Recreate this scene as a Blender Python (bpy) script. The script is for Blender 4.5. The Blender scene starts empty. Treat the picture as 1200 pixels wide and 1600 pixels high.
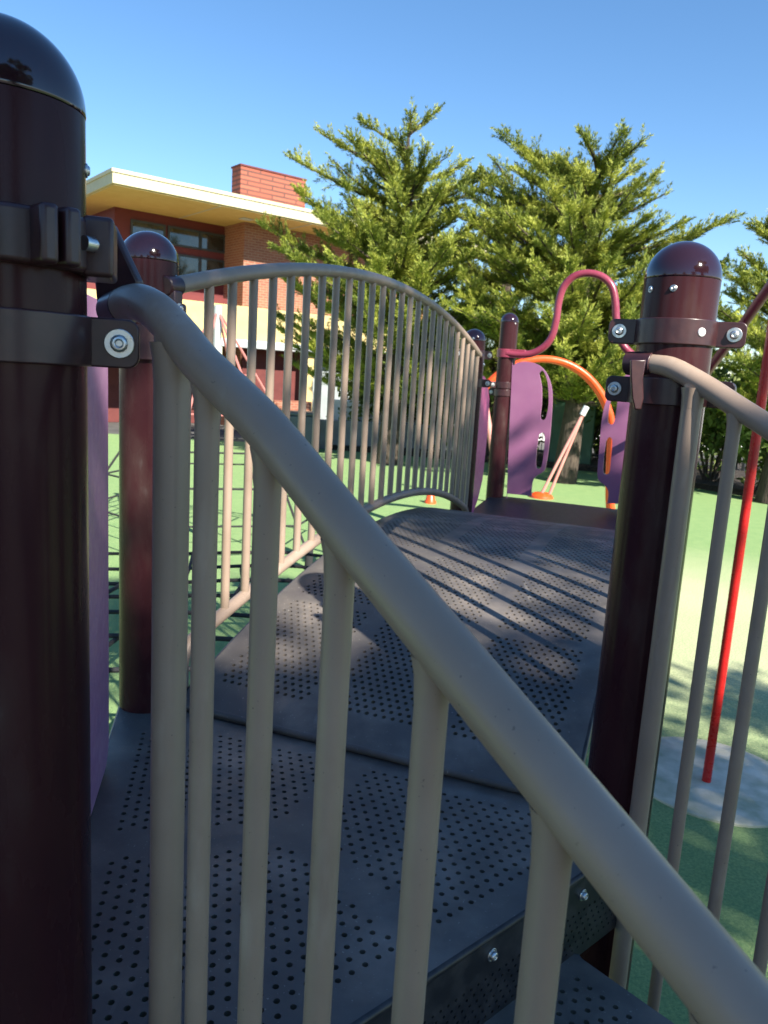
import bpy, bmesh, math, random
import numpy as np
from mathutils import Vector, Matrix
S = bpy.context.scene
COL = S.collection
R = math.radians
rng = np.random.default_rng(7)
random.seed(7)

# ------------------------------------------------------------------ camera
EYE = np.array([0.0, 0.0, 1.9])
FPX = 1202.0
_p, _r = R(10.1), R(3.5)
FW = np.array([0, math.cos(_p), -math.sin(_p)])
_u0 = np.array([0, math.sin(_p), math.cos(_p)])
RT = np.array([1.0, 0, 0]) * math.cos(_r) + _u0 * math.sin(_r)
UP = _u0 * math.cos(_r) - np.array([1.0, 0, 0]) * math.sin(_r)
cam = bpy.data.cameras.new("camera")
camo = bpy.data.objects.new("camera", cam)
COL.objects.link(camo)
M = Matrix.Identity(4)
for i in range(3):
    M[i][0], M[i][1], M[i][2], M[i][3] = RT[i], UP[i], -FW[i], EYE[i]
camo.matrix_world = M
cam.sensor_fit = 'VERTICAL'
cam.sensor_height = 36.0
cam.sensor_width = 27.0
cam.lens = 36.0 * FPX / 1600.0
cam.clip_start = 0.02
cam.clip_end = 2000
cam.dof.use_dof = True
cam.dof.focus_distance = 0.95
cam.dof.aperture_fstop = 15.0
S.camera = camo

# ------------------------------------------------------------------ light
SUN_AZ, SUN_EL = R(-53.0), R(37.0)
SUN = np.array([math.cos(SUN_EL) * math.cos(SUN_AZ), math.cos(SUN_EL) * math.sin(SUN_AZ), math.sin(SUN_EL)])
w = bpy.data.worlds.new("World")
S.world = w
w.use_nodes = True
nt = w.node_tree
sky = nt.nodes.new("ShaderNodeTexSky")
sky.sky_type = 'NISHITA'
sky.sun_disc = False
sky.sun_elevation = SUN_EL
sky.sun_rotation = math.atan2(SUN[0], SUN[1])
sky.altitude = 0
sky.air_density = 1.0
sky.dust_density = 0.0
sky.ozone_density = 3.0
bg = nt.nodes["Background"]
hs = nt.nodes.new("ShaderNodeHueSaturation")
hs.inputs["Saturation"].default_value = 1.16
nt.links.new(sky.outputs[0], hs.inputs["Color"])
nt.links.new(hs.outputs[0], bg.inputs[0])
bg.inputs[1].default_value = 0.082
sl = bpy.data.lights.new("sun", 'SUN')
sl.energy = 5.0
sl.angle = R(0.53)
sl.color = (1.0, 0.93, 0.82)
so = bpy.data.objects.new("sun", sl)
COL.objects.link(so)
so.rotation_euler = Vector(SUN).to_track_quat('Z', 'Y').to_euler()
so.location = Vector(SUN) * 30
S.view_settings.view_transform = 'Standard'
S.view_settings.look = 'None'
S.view_settings.exposure = 1.38
S.view_settings.gamma = 1
S.view_settings.use_curve_mapping = False
S.cycles.max_bounces = 8
S.cycles.use_denoising = True
S.cycles.sample_clamp_indirect = 6.0

# ------------------------------------------------------------------ helpers
def ray(x, y):
    return FW + (x - 600) / FPX * RT + (800 - y) / FPX * UP
def atY(x, y, Y):
    d = ray(x, y)
    return EYE + d * (Y / d[1])
def atZ(x, y, z):
    d = ray(x, y)
    return EYE + d * ((z - EYE[2]) / d[2])
def onplane(x, y, P, d):
    """vertical plane through P (2d) along d -> world point"""
    dr = ray(x, y)
    n = np.array([-d[1], d[0]])
    return EYE + dr * ((n @ (np.asarray(P) - EYE[:2])) / (n @ dr[:2]))
def V3(p2, z):
    return np.array([p2[0], p2[1], z])
def unit(v):
    v = np.asarray(v, float)
    return v / np.linalg.norm(v)
def spline(pts, n=10):
    P = np.array(pts, float)
    Q = np.vstack([2 * P[0] - P[1], P, 2 * P[-1] - P[-2]])
    out = []
    for i in range(1, len(Q) - 2):
        for t in np.linspace(0, 1, n, endpoint=False):
            a, b, c, d = Q[i - 1], Q[i], Q[i + 1], Q[i + 2]
            out.append(.5 * (2 * b + (c - a) * t + (2 * a - 5 * b + 4 * c - d) * t * t + (3 * b - a - 3 * c + d) * t ** 3))
    out.append(P[-1])
    return np.array(out)

def tag(o, label=None, cat=None, group=None, kind=None):
    if label: o["label"] = label
    if cat: o["category"] = cat
    if group: o["group"] = group
    if kind: o["kind"] = kind
    return o
def thing(name, loc, label, cat, group=None, rz=0.0):
    o = bpy.data.objects.new(name, None)
    o.empty_display_size = .1
    COL.objects.link(o)
    o.location = [float(v) for v in loc]
    o.rotation_euler = (0, 0, rz)
    return tag(o, label, cat, group)

class MB:
    def __init__(s):
        s.v = []; s.f = []
    def add(s, vs, fs):
        o = len(s.v)
        s.v += [tuple(map(float, v)) for v in vs]
        s.f += [tuple(i + o for i in f) for f in fs]
        return s
    def tube(s, path, r, n=16, cap=True):
        P = np.array(path, float)
        rr = np.broadcast_to(np.array(r, float), (len(P),))
        T = np.gradient(P, axis=0)
        T /= np.linalg.norm(T, axis=1)[:, None]
        a = np.array([0, 0, 1.0]) if abs(T[0][2]) < .9 else np.array([1.0, 0, 0])
        N = unit(np.cross(T[0], a))
        vs = []; fs = []
        for i in range(len(P)):
            N = unit(N - T[i] * (N @ T[i]))
            B = np.cross(T[i], N)
            for k in range(n):
                t = 2 * math.pi * k / n
                vs.append(P[i] + rr[i] * (math.cos(t) * N + math.sin(t) * B))
        for i in range(len(P) - 1):
            for k in range(n):
                a0 = i * n + k; b0 = i * n + (k + 1) % n
                fs.append((a0, b0, b0 + n, a0 + n))
        if cap:
            fs.append(tuple(range(n))[::-1])
            fs.append(tuple((len(P) - 1) * n + k for k in range(n)))
        return s.add(vs, fs)
    def cyl(s, p0, p1, r, n=20, r1=None):
        return s.tube([p0, p1], [r, r if r1 is None else r1], n)
    def lathe(s, prof, o, n=48, axis=None):
        o = np.array(o, float)
        ax = np.array([0, 0, 1.0]) if axis is None else unit(axis)
        a = np.array([1.0, 0, 0]) if abs(ax[0]) < .9 else np.array([0, 1.0, 0])
        X = unit(a - ax * (a @ ax)); Y = np.cross(ax, X)
        vs = []; fs = []
        for (r, z) in prof:
            for k in range(n):
                t = 2 * math.pi * k / n
                vs.append(o + r * (math.cos(t) * X + math.sin(t) * Y) + z * ax)
        for i in range(len(prof) - 1):
            for k in range(n):
                a0 = i * n + k; b0 = i * n + (k + 1) % n
                fs.append((a0, b0, b0 + n, a0 + n))
        if prof[0][0] > 1e-6: fs.append(tuple(range(n))[::-1])
        if prof[-1][0] > 1e-6: fs.append(tuple((len(prof) - 1) * n + k for k in range(n)))
        return s.add(vs, fs)
    def box(s, c, size, ax=None):
        A = np.eye(3) if ax is None else np.array(ax, float)
        c = np.array(c, float)
        h = np.array(size, float) / 2
        vs = [c + A[0] * sx * h[0] + A[1] * sy * h[1] + A[2] * sz * h[2] for sx in (-1, 1) for sy in (-1, 1) for sz in (-1, 1)]
        fs = [(0, 1, 3, 2), (4, 6, 7, 5), (0, 4, 5, 1), (2, 3, 7, 6), (0, 2, 6, 4), (1, 5, 7, 3)]
        return s.add(vs, fs)
    def bx(s, x0, x1, y0, y1, z0, z1):
        return s.box(((x0 + x1) / 2, (y0 + y1) / 2, (z0 + z1) / 2), (x1 - x0, y1 - y0, z1 - z0))
    def prism(s, poly, ext):
        P = np.array(poly, float); n = len(P); ext = np.array(ext, float)
        fs = [tuple(range(n))[::-1], tuple(range(n, 2 * n))]
        fs += [(i, (i + 1) % n, n + (i + 1) % n, n + i) for i in range(n)]
        return s.add(list(P) + list(P + ext), fs)
    def build(s, name, mat, parent=None, bevel=0.0, seg=2, sharp=38, smooth=True, local=False):
        me = bpy.data.meshes.new(name)
        me.from_pydata(s.v, [], s.f)
        bm = bmesh.new(); bm.from_mesh(me)
        bmesh.ops.recalc_face_normals(bm, faces=bm.faces)
        bm.to_mesh(me); bm.free()
        return link(name, me, mat, parent, bevel, seg, sharp, smooth, local)

def abs_loc(o):
    L = Vector((0, 0, 0))
    while o is not None:
        L += o.location
        o = o.parent
    return L
def link(name, me, mat, parent=None, bevel=0.0, seg=2, sharp=38, smooth=True, local=False):
    if parent is not None and not local:
        me.transform(Matrix.Translation(-abs_loc(parent)))
    me.materials.append(mat)
    if smooth:
        me.polygons.foreach_set("use_smooth", [True] * len(me.polygons))
        me.set_sharp_from_angle(angle=R(sharp))
    o = bpy.data.objects.new(name, me)
    COL.objects.link(o)
    if parent is not None: o.parent = parent
    if bevel > 0:
        b = o.modifiers.new("bevel", 'BEVEL')
        b.width = bevel; b.segments = seg; b.limit_method = 'ANGLE'; b.angle_limit = R(35)
        b.harden_normals = False
    return o

# ------------------------------------------------------------------ materials
def mat(name, base, rough=.5, metal=0.0, coat=0.0, coat_rough=.1, spec=None):
    m = bpy.data.materials.new(name); m.use_nodes = True
    b = m.node_tree.nodes["Principled BSDF"]
    b.inputs["Base Color"].default_value = (*base, 1)
    b.inputs["Roughness"].default_value = rough
    b.inputs["Metallic"].default_value = metal
    b.inputs["Coat Weight"].default_value = coat
    b.inputs["Coat Roughness"].default_value = coat_rough
    if spec is not None: b.inputs["Specular IOR Level"].default_value = spec
    return m
def N(m, t): return m.node_tree.nodes.new(t)
def L(m, a, b): m.node_tree.links.new(a, b)
def noise(m, scale, detail=4, coord='Object', rough=.55, stretch=None):
    tc = N(m, "ShaderNodeTexCoord"); n = N(m, "ShaderNodeTexNoise")
    n.inputs["Scale"].default_value = scale; n.inputs["Detail"].default_value = detail
    n.inputs["Roughness"].default_value = rough
    src = tc.outputs[coord]
    if stretch:
        mp = N(m, "ShaderNodeMapping"); mp.inputs["Scale"].default_value = stretch
        L(m, src, mp.inputs[0]); src = mp.outputs[0]
    L(m, src, n.inputs["Vector"])
    return n.outputs["Fac"]
def ramp(m, fac, stops):
    r = N(m, "ShaderNodeValToRGB")
    e = r.color_ramp.elements
    while len(e) < len(stops): e.new(.5)
    for i, (p, c) in enumerate(stops):
        e[i].position = p
        e[i].color = (*c, 1) if len(c) == 3 else c
    L(m, fac, r.inputs[0])
    return r.outputs[0]
def mixc(m, fac, a, b):
    x = N(m, "ShaderNodeMix"); x.data_type = 'RGBA'
    for k, v in ((0, fac), (6, a), (7, b)):
        if isinstance(v, (int, float)): x.inputs[k].default_value = v
        elif isinstance(v, tuple): x.inputs[k].default_value = (*v, 1)
        else: L(m, v, x.inputs[k])
    return x.outputs[2]
def bsdf(m): return m.node_tree.nodes["Principled BSDF"]
def bump(m, h, strength=.2, dist=.002):
    b = N(m, "ShaderNodeBump"); b.inputs["Strength"].default_value = strength; b.inputs["Distance"].default_value = dist
    L(m, h, b.inputs["Height"]); L(m, b.outputs[0], bsdf(m).inputs["Normal"])
def g(v): return (v, v, v)

M_post = mat("maroon_paint", (.05, .017, .02), .2, coat=.05, coat_rough=.12, spec=.24)
L(M_post, ramp(M_post, noise(M_post, 9, 6, stretch=(1, 1, .35)), [(.35, (.030, .0095, .0135)), (.56, (.042, .0135, .016)), (.66, (.055, .028, .027)), (.76, (.12, .10, .095))]), bsdf(M_post).inputs["Base Color"])
L(M_post, ramp(M_post, noise(M_post, 26, 6, stretch=(1, 1, .3)), [(.35, g(.2)), (.6, g(.3)), (.8, g(.45))]), bsdf(M_post).inputs["Roughness"])
bump(M_post, noise(M_post, 180, 3), .05, .001)
bsdf(M_post).inputs["IOR"].default_value = 1.33
M_cap = mat("cap_enamel", (.020, .007, .011), .1, coat=.6, coat_rough=.04)
L(M_cap, ramp(M_cap, noise(M_cap, 40, 5), [(.4, g(.07)), (.7, g(.17))]), bsdf(M_cap).inputs["Roughness"])
M_clamp = mat("clamp_enamel", (.04, .014, .017), .36, coat=.12, coat_rough=.2)
L(M_clamp, ramp(M_clamp, noise(M_clamp, 60, 6), [(.4, (.032, .011, .014)), (.7, (.05, .018, .019)), (.82, (.10, .07, .07))]), bsdf(M_clamp).inputs["Base Color"])
bump(M_clamp, noise(M_clamp, 420, 3), .08, .0005)
M_rail = mat("tan_powder_coat", (.27, .21, .155), .42, spec=.5)
L(M_rail, ramp(M_rail, noise(M_rail, 7, 6), [(.3, (.265, .195, .14)), (.55, (.305, .225, .165)), (.75, (.34, .26, .20))]), bsdf(M_rail).inputs["Base Color"])
_rc = ramp(M_rail, noise(M_rail, 7, 6), [(.3, (.262, .193, .145)), (.55, (.30, .222, .168)), (.75, (.335, .258, .20))])
_rd = mixc(M_rail, ramp(M_rail, noise(M_rail, 260, 2), [(.71, g(0)), (.75, g(.55))]), _rc, (.07, .055, .045))
L(M_rail, mixc(M_rail, ramp(M_rail, noise(M_rail, 22, 5, stretch=(1, 1, .25)), [(.60, g(0)), (.72, g(.35))]), _rd, (.44, .37, .30)), bsdf(M_rail).inputs["Base Color"])
L(M_rail, ramp(M_rail, noise(M_rail, 30, 6), [(.35, g(.33)), (.7, g(.5))]), bsdf(M_rail).inputs["Roughness"])
bump(M_rail, noise(M_rail, 420, 3), .12, .0006)
M_deck = mat("coated_deck", (.06, .06, .065), .5)
_n = noise(M_deck, 5, 8)
L(M_deck, ramp(M_deck, _n, [(.3, (.062, .056, .058)), (.52, (.098, .088, .080)), (.72, (.21, .18, .155))]), bsdf(M_deck).inputs["Base Color"])
_dc = ramp(M_deck, _n, [(.3, (.062, .056, .058)), (.52, (.098, .088, .080)), (.72, (.21, .18, .155))])
_d1 = mixc(M_deck, ramp(M_deck, noise(M_deck, 30, 4, stretch=(1, .07, 1)), [(.66, g(0)), (.74, g(.45))]), _dc, (.26, .24, .22))
L(M_deck, mixc(M_deck, ramp(M_deck, noise(M_deck, 170, 2), [(.69, g(0)), (.73, g(.6))]), _d1, (.36, .33, .29)), bsdf(M_deck).inputs["Base Color"])
L(M_deck, ramp(M_deck, noise(M_deck, 14, 6), [(.35, g(.36)), (.7, g(.6))]), bsdf(M_deck).inputs["Roughness"])
bump(M_deck, noise(M_deck, 60, 4), .12, .002)
M_lip = mat("coated_lip", (.028, .03, .04), .42)
L(M_lip, ramp(M_lip, noise(M_lip, 30, 6), [(.4, (.013, .014, .018)), (.72, (.045, .043, .045))]), bsdf(M_lip).inputs["Base Color"])
M_steel = mat("zinc_steel", (.62, .63, .62), .32, metal=1.0)
L(M_steel, ramp(M_steel, noise(M_steel, 90, 5), [(.35, g(.25)), (.7, g(.5))]), bsdf(M_steel).inputs["Roughness"])
def plastic(name, c, c2=None, r=.38):
    m = mat(name, c, r)
    c2 = c2 or tuple(min(1, v * 1.25) for v in c)
    L(m, ramp(m, noise(m, 4, 6), [(.35, c), (.7, c2)]), bsdf(m).inputs["Base Color"])
    L(m, ramp(m, noise(m, 35, 5), [(.35, g(r - .08)), (.7, g(r + .12))]), bsdf(m).inputs["Roughness"])
    bump(m, noise(m, 300, 2), .06, .001)
    return m
M_purple = plastic("purple_plastic", (.25, .095, .195), (.30, .125, .225))
M_palepurple = plastic("pale_purple_plastic", (.31, .145, .28), (.39, .22, .34))  # paler mix of the panel purple, used on the edge panel only
M_magenta = plastic("magenta_plastic", (.52, .08, .22), (.58, .12, .28))
M_bar = plastic("raspberry_paint", (.21, .028, .055), (.26, .045, .075), .32)
M_orange = plastic("orange_paint", (.70, .07, .012), (.76, .10, .018), .35)
M_red = plastic("red_paint", (.48, .014, .014), (.56, .02, .018), .3)
M_salmon = plastic("faded_salmon_paint", (.56, .22, .19), (.62, .29, .25), .4)
M_rope = mat("black_rope", (.02, .02, .022), .9)
M_redrope = mat("faded_red_rope", (.42, .16, .14), .9)
M_white = mat("white_plastic", (.75, .74, .72), .5)

M_turf = mat("artificial_turf", (.08, .2, .06), .85, spec=.15)
_big = noise(M_turf, .45, 4); _mid = noise(M_turf, 6, 6); _fine = noise(M_turf, 75, 6, rough=.75)
_gr = mixc(M_turf, _mid, (.22, .34, .125), (.39, .49, .20))
# worn, sand-filled area round the pole pad
tc = N(M_turf, "ShaderNodeTexCoord"); vm = N(M_turf, "ShaderNodeVectorMath"); vm.operation = 'DISTANCE'
vm.inputs[1].default_value = (3.0, 6.2, 0)
L(M_turf, tc.outputs["Object"], vm.inputs[0])
mr = N(M_turf, "ShaderNodeMapRange"); mr.inputs[1].default_value = 1.3; mr.inputs[2].default_value = 3.6; mr.inputs[3].default_value = .85; mr.inputs[4].default_value = 0.0
L(M_turf, vm.outputs["Value"], mr.inputs[0])
ml = N(M_turf, "ShaderNodeMath"); ml.operation = 'MULTIPLY'
L(M_turf, mr.outputs[0], ml.inputs[0])
L(M_turf, ramp(M_turf, _big, [(.25, g(.45)), (.65, g(1))]), ml.inputs[1])
_sand = mixc(M_turf, ml.outputs[0], _gr, (.74, .70, .44))
L(M_turf, mixc(M_turf, ramp(M_turf, _fine, [(.36, g(0)), (.62, g(.62))]), _sand, (.05, .17, .08)), bsdf(M_turf).inputs["Base Color"])
bump(M_turf, _fine, .8, .012)

M_soil = mat("bark_mulch", (.03, .022, .016), .95)
L(M_soil, ramp(M_soil, noise(M_soil, 25, 6), [(.35, (.012, .009, .007)), (.7, (.07, .05, .035))]), bsdf(M_soil).inputs["Base Color"])
bump(M_soil, noise(M_soil, 40, 5), 1.0, .05)
M_ground = mat("darkened_asphalt", (.22, .21, .2), .9)  # colour darkened in place of tree shade behind the viewer, cutting bounce light
L(M_ground, ramp(M_ground, noise(M_ground, 2, 8), [(.3, (.06, .058, .056)), (.7, (.11, .107, .10))]), bsdf(M_ground).inputs["Base Color"])
M_conc = mat("concrete", (.36, .37, .35), .85)
L(M_conc, ramp(M_conc, noise(M_conc, 7, 7), [(.3, (.34, .36, .25)), (.5, (.54, .51, .40)), (.68, (.72, .66, .54))]), bsdf(M_conc).inputs["Base Color"])
bump(M_conc, noise(M_conc, 60, 5), .3, .004)
M_graywall = mat("grey_render", (.20, .21, .23), .85)
L(M_graywall, ramp(M_graywall, noise(M_graywall, 3, 7), [(.3, (.16, .17, .19)), (.7, (.25, .26, .27))]), bsdf(M_graywall).inputs["Base Color"])
M_palewall = mat("pale_render", (.78, .76, .72), .85)
L(M_palewall, ramp(M_palewall, noise(M_palewall, 2, 7), [(.3, (.70, .69, .66)), (.7, (.82, .80, .76))]), bsdf(M_palewall).inputs["Base Color"])

def brick(name, c1, c2, cm, scale=1.0, row=.075, bw=.22, msize=.012):
    m = mat(name, c1, .85)
    tc = N(m, "ShaderNodeTexCoord"); sp = N(m, "ShaderNodeSeparateXYZ"); L(m, tc.outputs["Object"], sp.inputs[0])
    ad = N(m, "ShaderNodeMath"); L(m, sp.outputs[0], ad.inputs[0]); L(m, sp.outputs[1], ad.inputs[1])
    cb = N(m, "ShaderNodeCombineXYZ"); L(m, ad.outputs[0], cb.inputs[0]); L(m, sp.outputs[2], cb.inputs[1])
    b = N(m, "ShaderNodeTexBrick"); b.inputs["Scale"].default_value = scale
    b.inputs["Row Height"].default_value = row; b.inputs["Brick Width"].default_value = bw; b.inputs["Mortar Size"].default_value = msize
    b.inputs["Color1"].default_value = (*c1, 1); b.inputs["Color2"].default_value = (*c2, 1); b.inputs["Mortar"].default_value = (*cm, 1)
    L(m, cb.outputs[0], b.inputs["Vector"])
    L(m, mixc(m, ramp(m, noise(m, 1.5, 6), [(.35, g(0)), (.7, g(.4))]), b.outputs["Color"], c2), bsdf(m).inputs["Base Color"])
    bump(m, b.outputs["Fac"], -.3, .01)
    return m
M_brick = brick("orange_brick", (.32, .115, .065), (.23, .075, .045), (.34, .21, .14))
M_chim = brick("red_brick", (.36, .11, .065), (.28, .075, .045), (.10, .045, .035), row=.14, bw=.9, msize=.03)
M_redwall = plastic("red_wall_paint", (.115, .017, .018), (.14, .022, .022), .7)
M_darkred = plastic("dark_red_wall", (.10, .022, .02), (.13, .03, .026), .8)
M_cream = plastic("cream_fascia", (.50, .45, .29), (.56, .51, .34), .7)
M_ochre = plastic("ochre_soffit", (.50, .35, .13), (.55, .40, .16), .8)
M_yellow = plastic("yellow_wall", (.52, .40, .17), (.58, .45, .2), .8)
M_frame = mat("dark_frame", (.035, .04, .045), .5)
M_glass = mat("window_glass", (.03, .035, .035), .05, spec=.9)
L(M_glass, ramp(M_glass, noise(M_glass, 2.2, 5), [(.4, (.012, .016, .014)), (.7, (.06, .065, .06))]), bsdf(M_glass).inputs["Base Color"])
M_door = plastic("grey_door", (.24, .27, .27), (.28, .31, .31), .6)
M_gutter = plastic("grey_gutter", (.40, .43, .44), (.5, .52, .52), .6)
M_bin = plastic("green_box_paint", (.03, .085, .055), (.045, .11, .07), .5)
M_bluebox = plastic("slate_box_paint", (.05, .07, .10), (.065, .085, .12), .5)
M_bark = mat("bark", (.05, .036, .026), .95)
L(M_bark, ramp(M_bark, noise(M_bark, 8, 7, stretch=(3, 3, .6)), [(.3, (.025, .018, .014)), (.7, (.10, .075, .055))]), bsdf(M_bark).inputs["Base Color"])
bump(M_bark, noise(M_bark, 12, 6, stretch=(3, 3, .5)), .8, .04)

def foliage(name, dark, mid, light, trans=.3, scale=1.3):
    m = mat(name, mid, .6, spec=.3)
    c = ramp(m, noise(m, scale, 6, rough=.75), [(.30, dark), (.45, mid), (.58, light)])
    b = bsdf(m)
    L(m, c, b.inputs["Base Color"])
    t = N(m, "ShaderNodeBsdfTranslucent"); L(m, c, t.inputs[0])
    x = N(m, "ShaderNodeMixShader"); x.inputs[0].default_value = trans
    L(m, b.outputs[0], x.inputs[1]); L(m, t.outputs[0], x.inputs[2])
    out = [n for n in m.node_tree.nodes if n.type == 'OUTPUT_MATERIAL'][0]
    L(m, x.outputs[0], out.inputs[0])
    return m
M_cyp = foliage("cypress_foliage", (.05, .08, .014), (.16, .205, .03), (.38, .405, .065), trans=.14, scale=1.8)
M_leaf = foliage("broad_foliage", (.035, .065, .015), (.08, .125, .025), (.19, .24, .06))

# ------------------------------------------------------------------ the ground
def sheet(name, x0, x1, y0, y1, z, m, kind='structure'):
    mb = MB().add([(x0, y0, z), (x1, y0, z), (x1, y1, z), (x0, y1, z)], [(0, 1, 2, 3)])
    o = mb.build(name, m, smooth=False)
    return tag(o, kind=kind)
sheet("ground", -600, 600, -600, 900, -.008, M_ground)
sheet("turf", -16, 12, -1.6, 19.6, 0.0, M_turf)
# planting bed of dark mulch along the fence
bm_pts = [(-1.5, 19.0), (3.4, 18.0), (5.2, 17.4), (6.6, 15.2), (9.5, 12.6), (14, 11.5), (16, 17), (9, 21.5), (-1.5, 21.0)]
mb = MB(); mb.prism([(x, y, .0) for x, y in bm_pts], (0, 0, .12))
tag(mb.build("mulch_bed", M_soil, smooth=False), kind='structure')

# ------------------------------------------------------------------ play-structure layout
H = 1.9
ZD = H - .83                                    # deck level
ML = np.array([-.5567, 1.78]); RP = np.array([.493, 1.393]); NL = np.array([-.325, .657])
FL = np.array([.442, 4.38]); P5 = np.array([.805, 5.6])
bd = unit(FL - ML); nb = np.array([bd[1], -bd[0]])          # bridge direction, its right-hand side
WB = np.linalg.norm(RP - ML)
FR = FL + nb * WB
P4 = P5 + nb * 1.27
sd = np.array([math.cos(R(-48.3)), math.sin(R(-48.3))])     # stair direction (down and out)
PR = .0635

def bolt(parent, p, axis, r=.007, washer=.0115, name="bolt", hh=1.0):
    ax = unit(axis)
    mb = MB()
    if washer: mb.lathe([(washer, 0), (washer, .0025)], p, 24, ax)
    mb.lathe([(r, .002 * hh), (r, .006 * hh), (r * .8, .0085 * hh), (r * .45, .009 * hh), (r * .42, .006 * hh), (0, .006 * hh)], p, 12, ax)
    return mb.build(name, M_steel, parent, bevel=.0006, seg=1)

def collar(post, P, z, h=.042, phi=0.0, t=.0055, ear=.05, ears=(0, 1), rivet=None, back=False, name="clamp"):
    """two half rings round the post, bolted through ears"""
    mb = MB()
    ri, ro = PR + .0005, PR + t
    mb.lathe([(ri, -h / 2), (ro, -h / 2), (ro, h / 2), (ri, h / 2)], V3(P, z), 64)
    bolts = []
    for k in ears:
        a = phi + math.pi * k
        e = np.array([math.cos(a), math.sin(a), 0]); pz = np.array([0, 0, 1.0]); q = np.cross(pz, e)
        for sgn in (-1, 1):
            c = V3(P, z) + q * (sgn * .0068 - .00475)
            rc = h * .24; x1 = PR + ear; x0 = PR - .012
            pl = [(x0, -h / 2)] + [(x1 - rc + rc * math.sin(t), -h / 2 + rc - rc * math.cos(t)) for t in np.linspace(0, math.pi / 2, 6)] + [(x1 - rc + rc * math.cos(t), h / 2 - rc + rc * math.sin(t)) for t in np.linspace(0, math.pi / 2, 6)] + [(x0, h / 2)]
            mb.prism([c + e * u + pz * v for u, v in pl], q * .0095)
        s_ = -1 if (V3(P, z) - EYE) @ q > 0 else 1
        bolts.append((V3(P, z) + e * (PR + ear * .62) + q * s_ * .0118, q * s_))
    o = mb.build(name, M_clamp, post, bevel=.0016, seg=3)
    for p, ax in bolts: bolt(o, p, ax, .0075, .0125)
    if rivet is not None:
        e = np.array([math.cos(rivet), math.sin(rivet), 0])
        mb = MB().lathe([(.0075, 0), (.007, .002), (.004, .0035), (0, .0038)], V3(P, z) + e * (ro - .0005), 16, e)
        mb.build("rivet", M_white, o)
    return o

def post(P, ztop, label, screws=(), seam=True):
    t = thing("deck_post", V3(P, 0), label, "post", "dome capped posts of the play structure")
    zc = ztop - PR
    MB().lathe([(PR, -.02), (PR, zc - .0015)], V3(P, 0), 64).build("post_tube", M_post, t)
    prof = [(PR + .0001, -.0006), (PR + .0006, .0004)] + [((PR + .0006) * math.cos(a), .0008 + PR * math.sin(a)) for a in np.linspace(.02, math.pi / 2, 22)]
    prof[-1] = (0, prof[-1][1])
    MB().lathe(prof, V3(P, zc), 64).build("cap", M_cap, t, sharp=60)
    for a, dz in screws:
        e = np.array([math.cos(a), math.sin(a), 0])
        bolt(t, V3(P, zc + dz) + e * (PR - .0012), e, .0042, .0058, "screw", .5)
    return t
def front(P, dx=0):  # azimuth of the side of the post facing the camera
    return math.atan2(-P[1], -P[0]) + dx

zt = lambda px, py, Y: atY(px, py, Y)[2]
pNL = post(NL, zt(-6, 27, .655), "biggest maroon post, cut by the left edge of the picture, with scuffed enamel", [(front(NL, R(84)), -.04)])
pML = post(ML, zt(232, 362, 1.78), "maroon post where the arched bridge railing starts, just beyond the purple edge panel", [(front(ML, R(66)), -.032)])
pR = post(RP, zt(1068, 378, 1.393), "maroon post with two small screws under its dome and an eared collar", [(front(RP, R(-50)), -.021), (front(RP, R(-11)), -.021)])
pFL = post(FL, zt(740, 514, 4.38), "dark post at the far end of the arched bridge railing", [(front(FL, R(-5)), .01)])
pP5 = post(P5, zt(796, 489, 5.6), "tall slim looking brown post beside the purple slotted panel on the far deck", [(front(P5, R(40)), -.01)])
pFR = post(FR, zt(740, 514, 4.38), "post at the far end of the right-hand bridge railing")
pP4 = post(P4, zt(796, 489, 5.6), "post at the far corner of the far deck where the looped bar ends")

# collars
collar(pR, RP, zt(1060, 517, 1.33), .043, R(-22), rivet=front(RP, R(36)))
collar(pR, RP, zt(1040, 612, 1.33), .046, R(-30), ear=.046)
collar(pML, ML, zt(230, 482, 1.72), .036, R(-16), ear=.026)
collar(pML, ML, zt(225, 535, 1.72), .075, R(-8), ear=.03, t=.010)
collar(pNL, NL, zt(120, 531, .62), .0415, R(17), ear=.043)
for P_, pp, z0, ph in ((FL, pFL, zt(740, 553, 4.3), 10), (FL, pFL, zt(740, 598, 4.3), 0), (P5, pP5, zt(788, 602, 5.5), 15), (P5, pP5, zt(787, 614, 5.5), -30)):
    collar(pp, P_, z0, .045, R(ph), ear=.045)

# cast clamp + gusset that carries the near stair rail (on the near post)
zc = zt(70, 368, .6)
cl = MB().lathe([(PR + .0005, -.021), (PR + .0145, -.021), (PR + .0145, .021), (PR + .0005, .021)], V3(NL, zc), 64)
tow = math.atan2(-NL[1], -NL[0])
for k, a in enumerate((tow + R(18), tow + R(28.5))):
    e = np.array([math.cos(a), math.sin(a), 0]); q = np.array([-e[1], e[0], 0])
    cl.box(V3(NL, zc) + e * (PR + .020), (.034, .0135, .043), (e, q, (0, 0, 1)))
a = tow + R(80)
e = np.array([math.cos(a), math.sin(a), 0]); q = np.array([-e[1], e[0], 0])
cl.box(V3(NL, zc) + e * (PR + .012) - q * .012, (.024, .055, .047), (e, q, (0, 0, 1)))
cast = cl.build("cast_clamp", M_clamp, pNL, bevel=.004, seg=4)
a = tow + R(-4)
e = np.array([math.cos(a), math.sin(a), 0]); q = np.array([-e[1], e[0], 0])
mb = MB(); mb.lathe([(.0165, 0), (.0165, .034), (.013, .040), (0, .041)], V3(NL, zc) + e * (PR + .020) - q * .038, 24, q)
mb.build("clamp_bolt", M_clamp, cast, bevel=.001)
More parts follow.
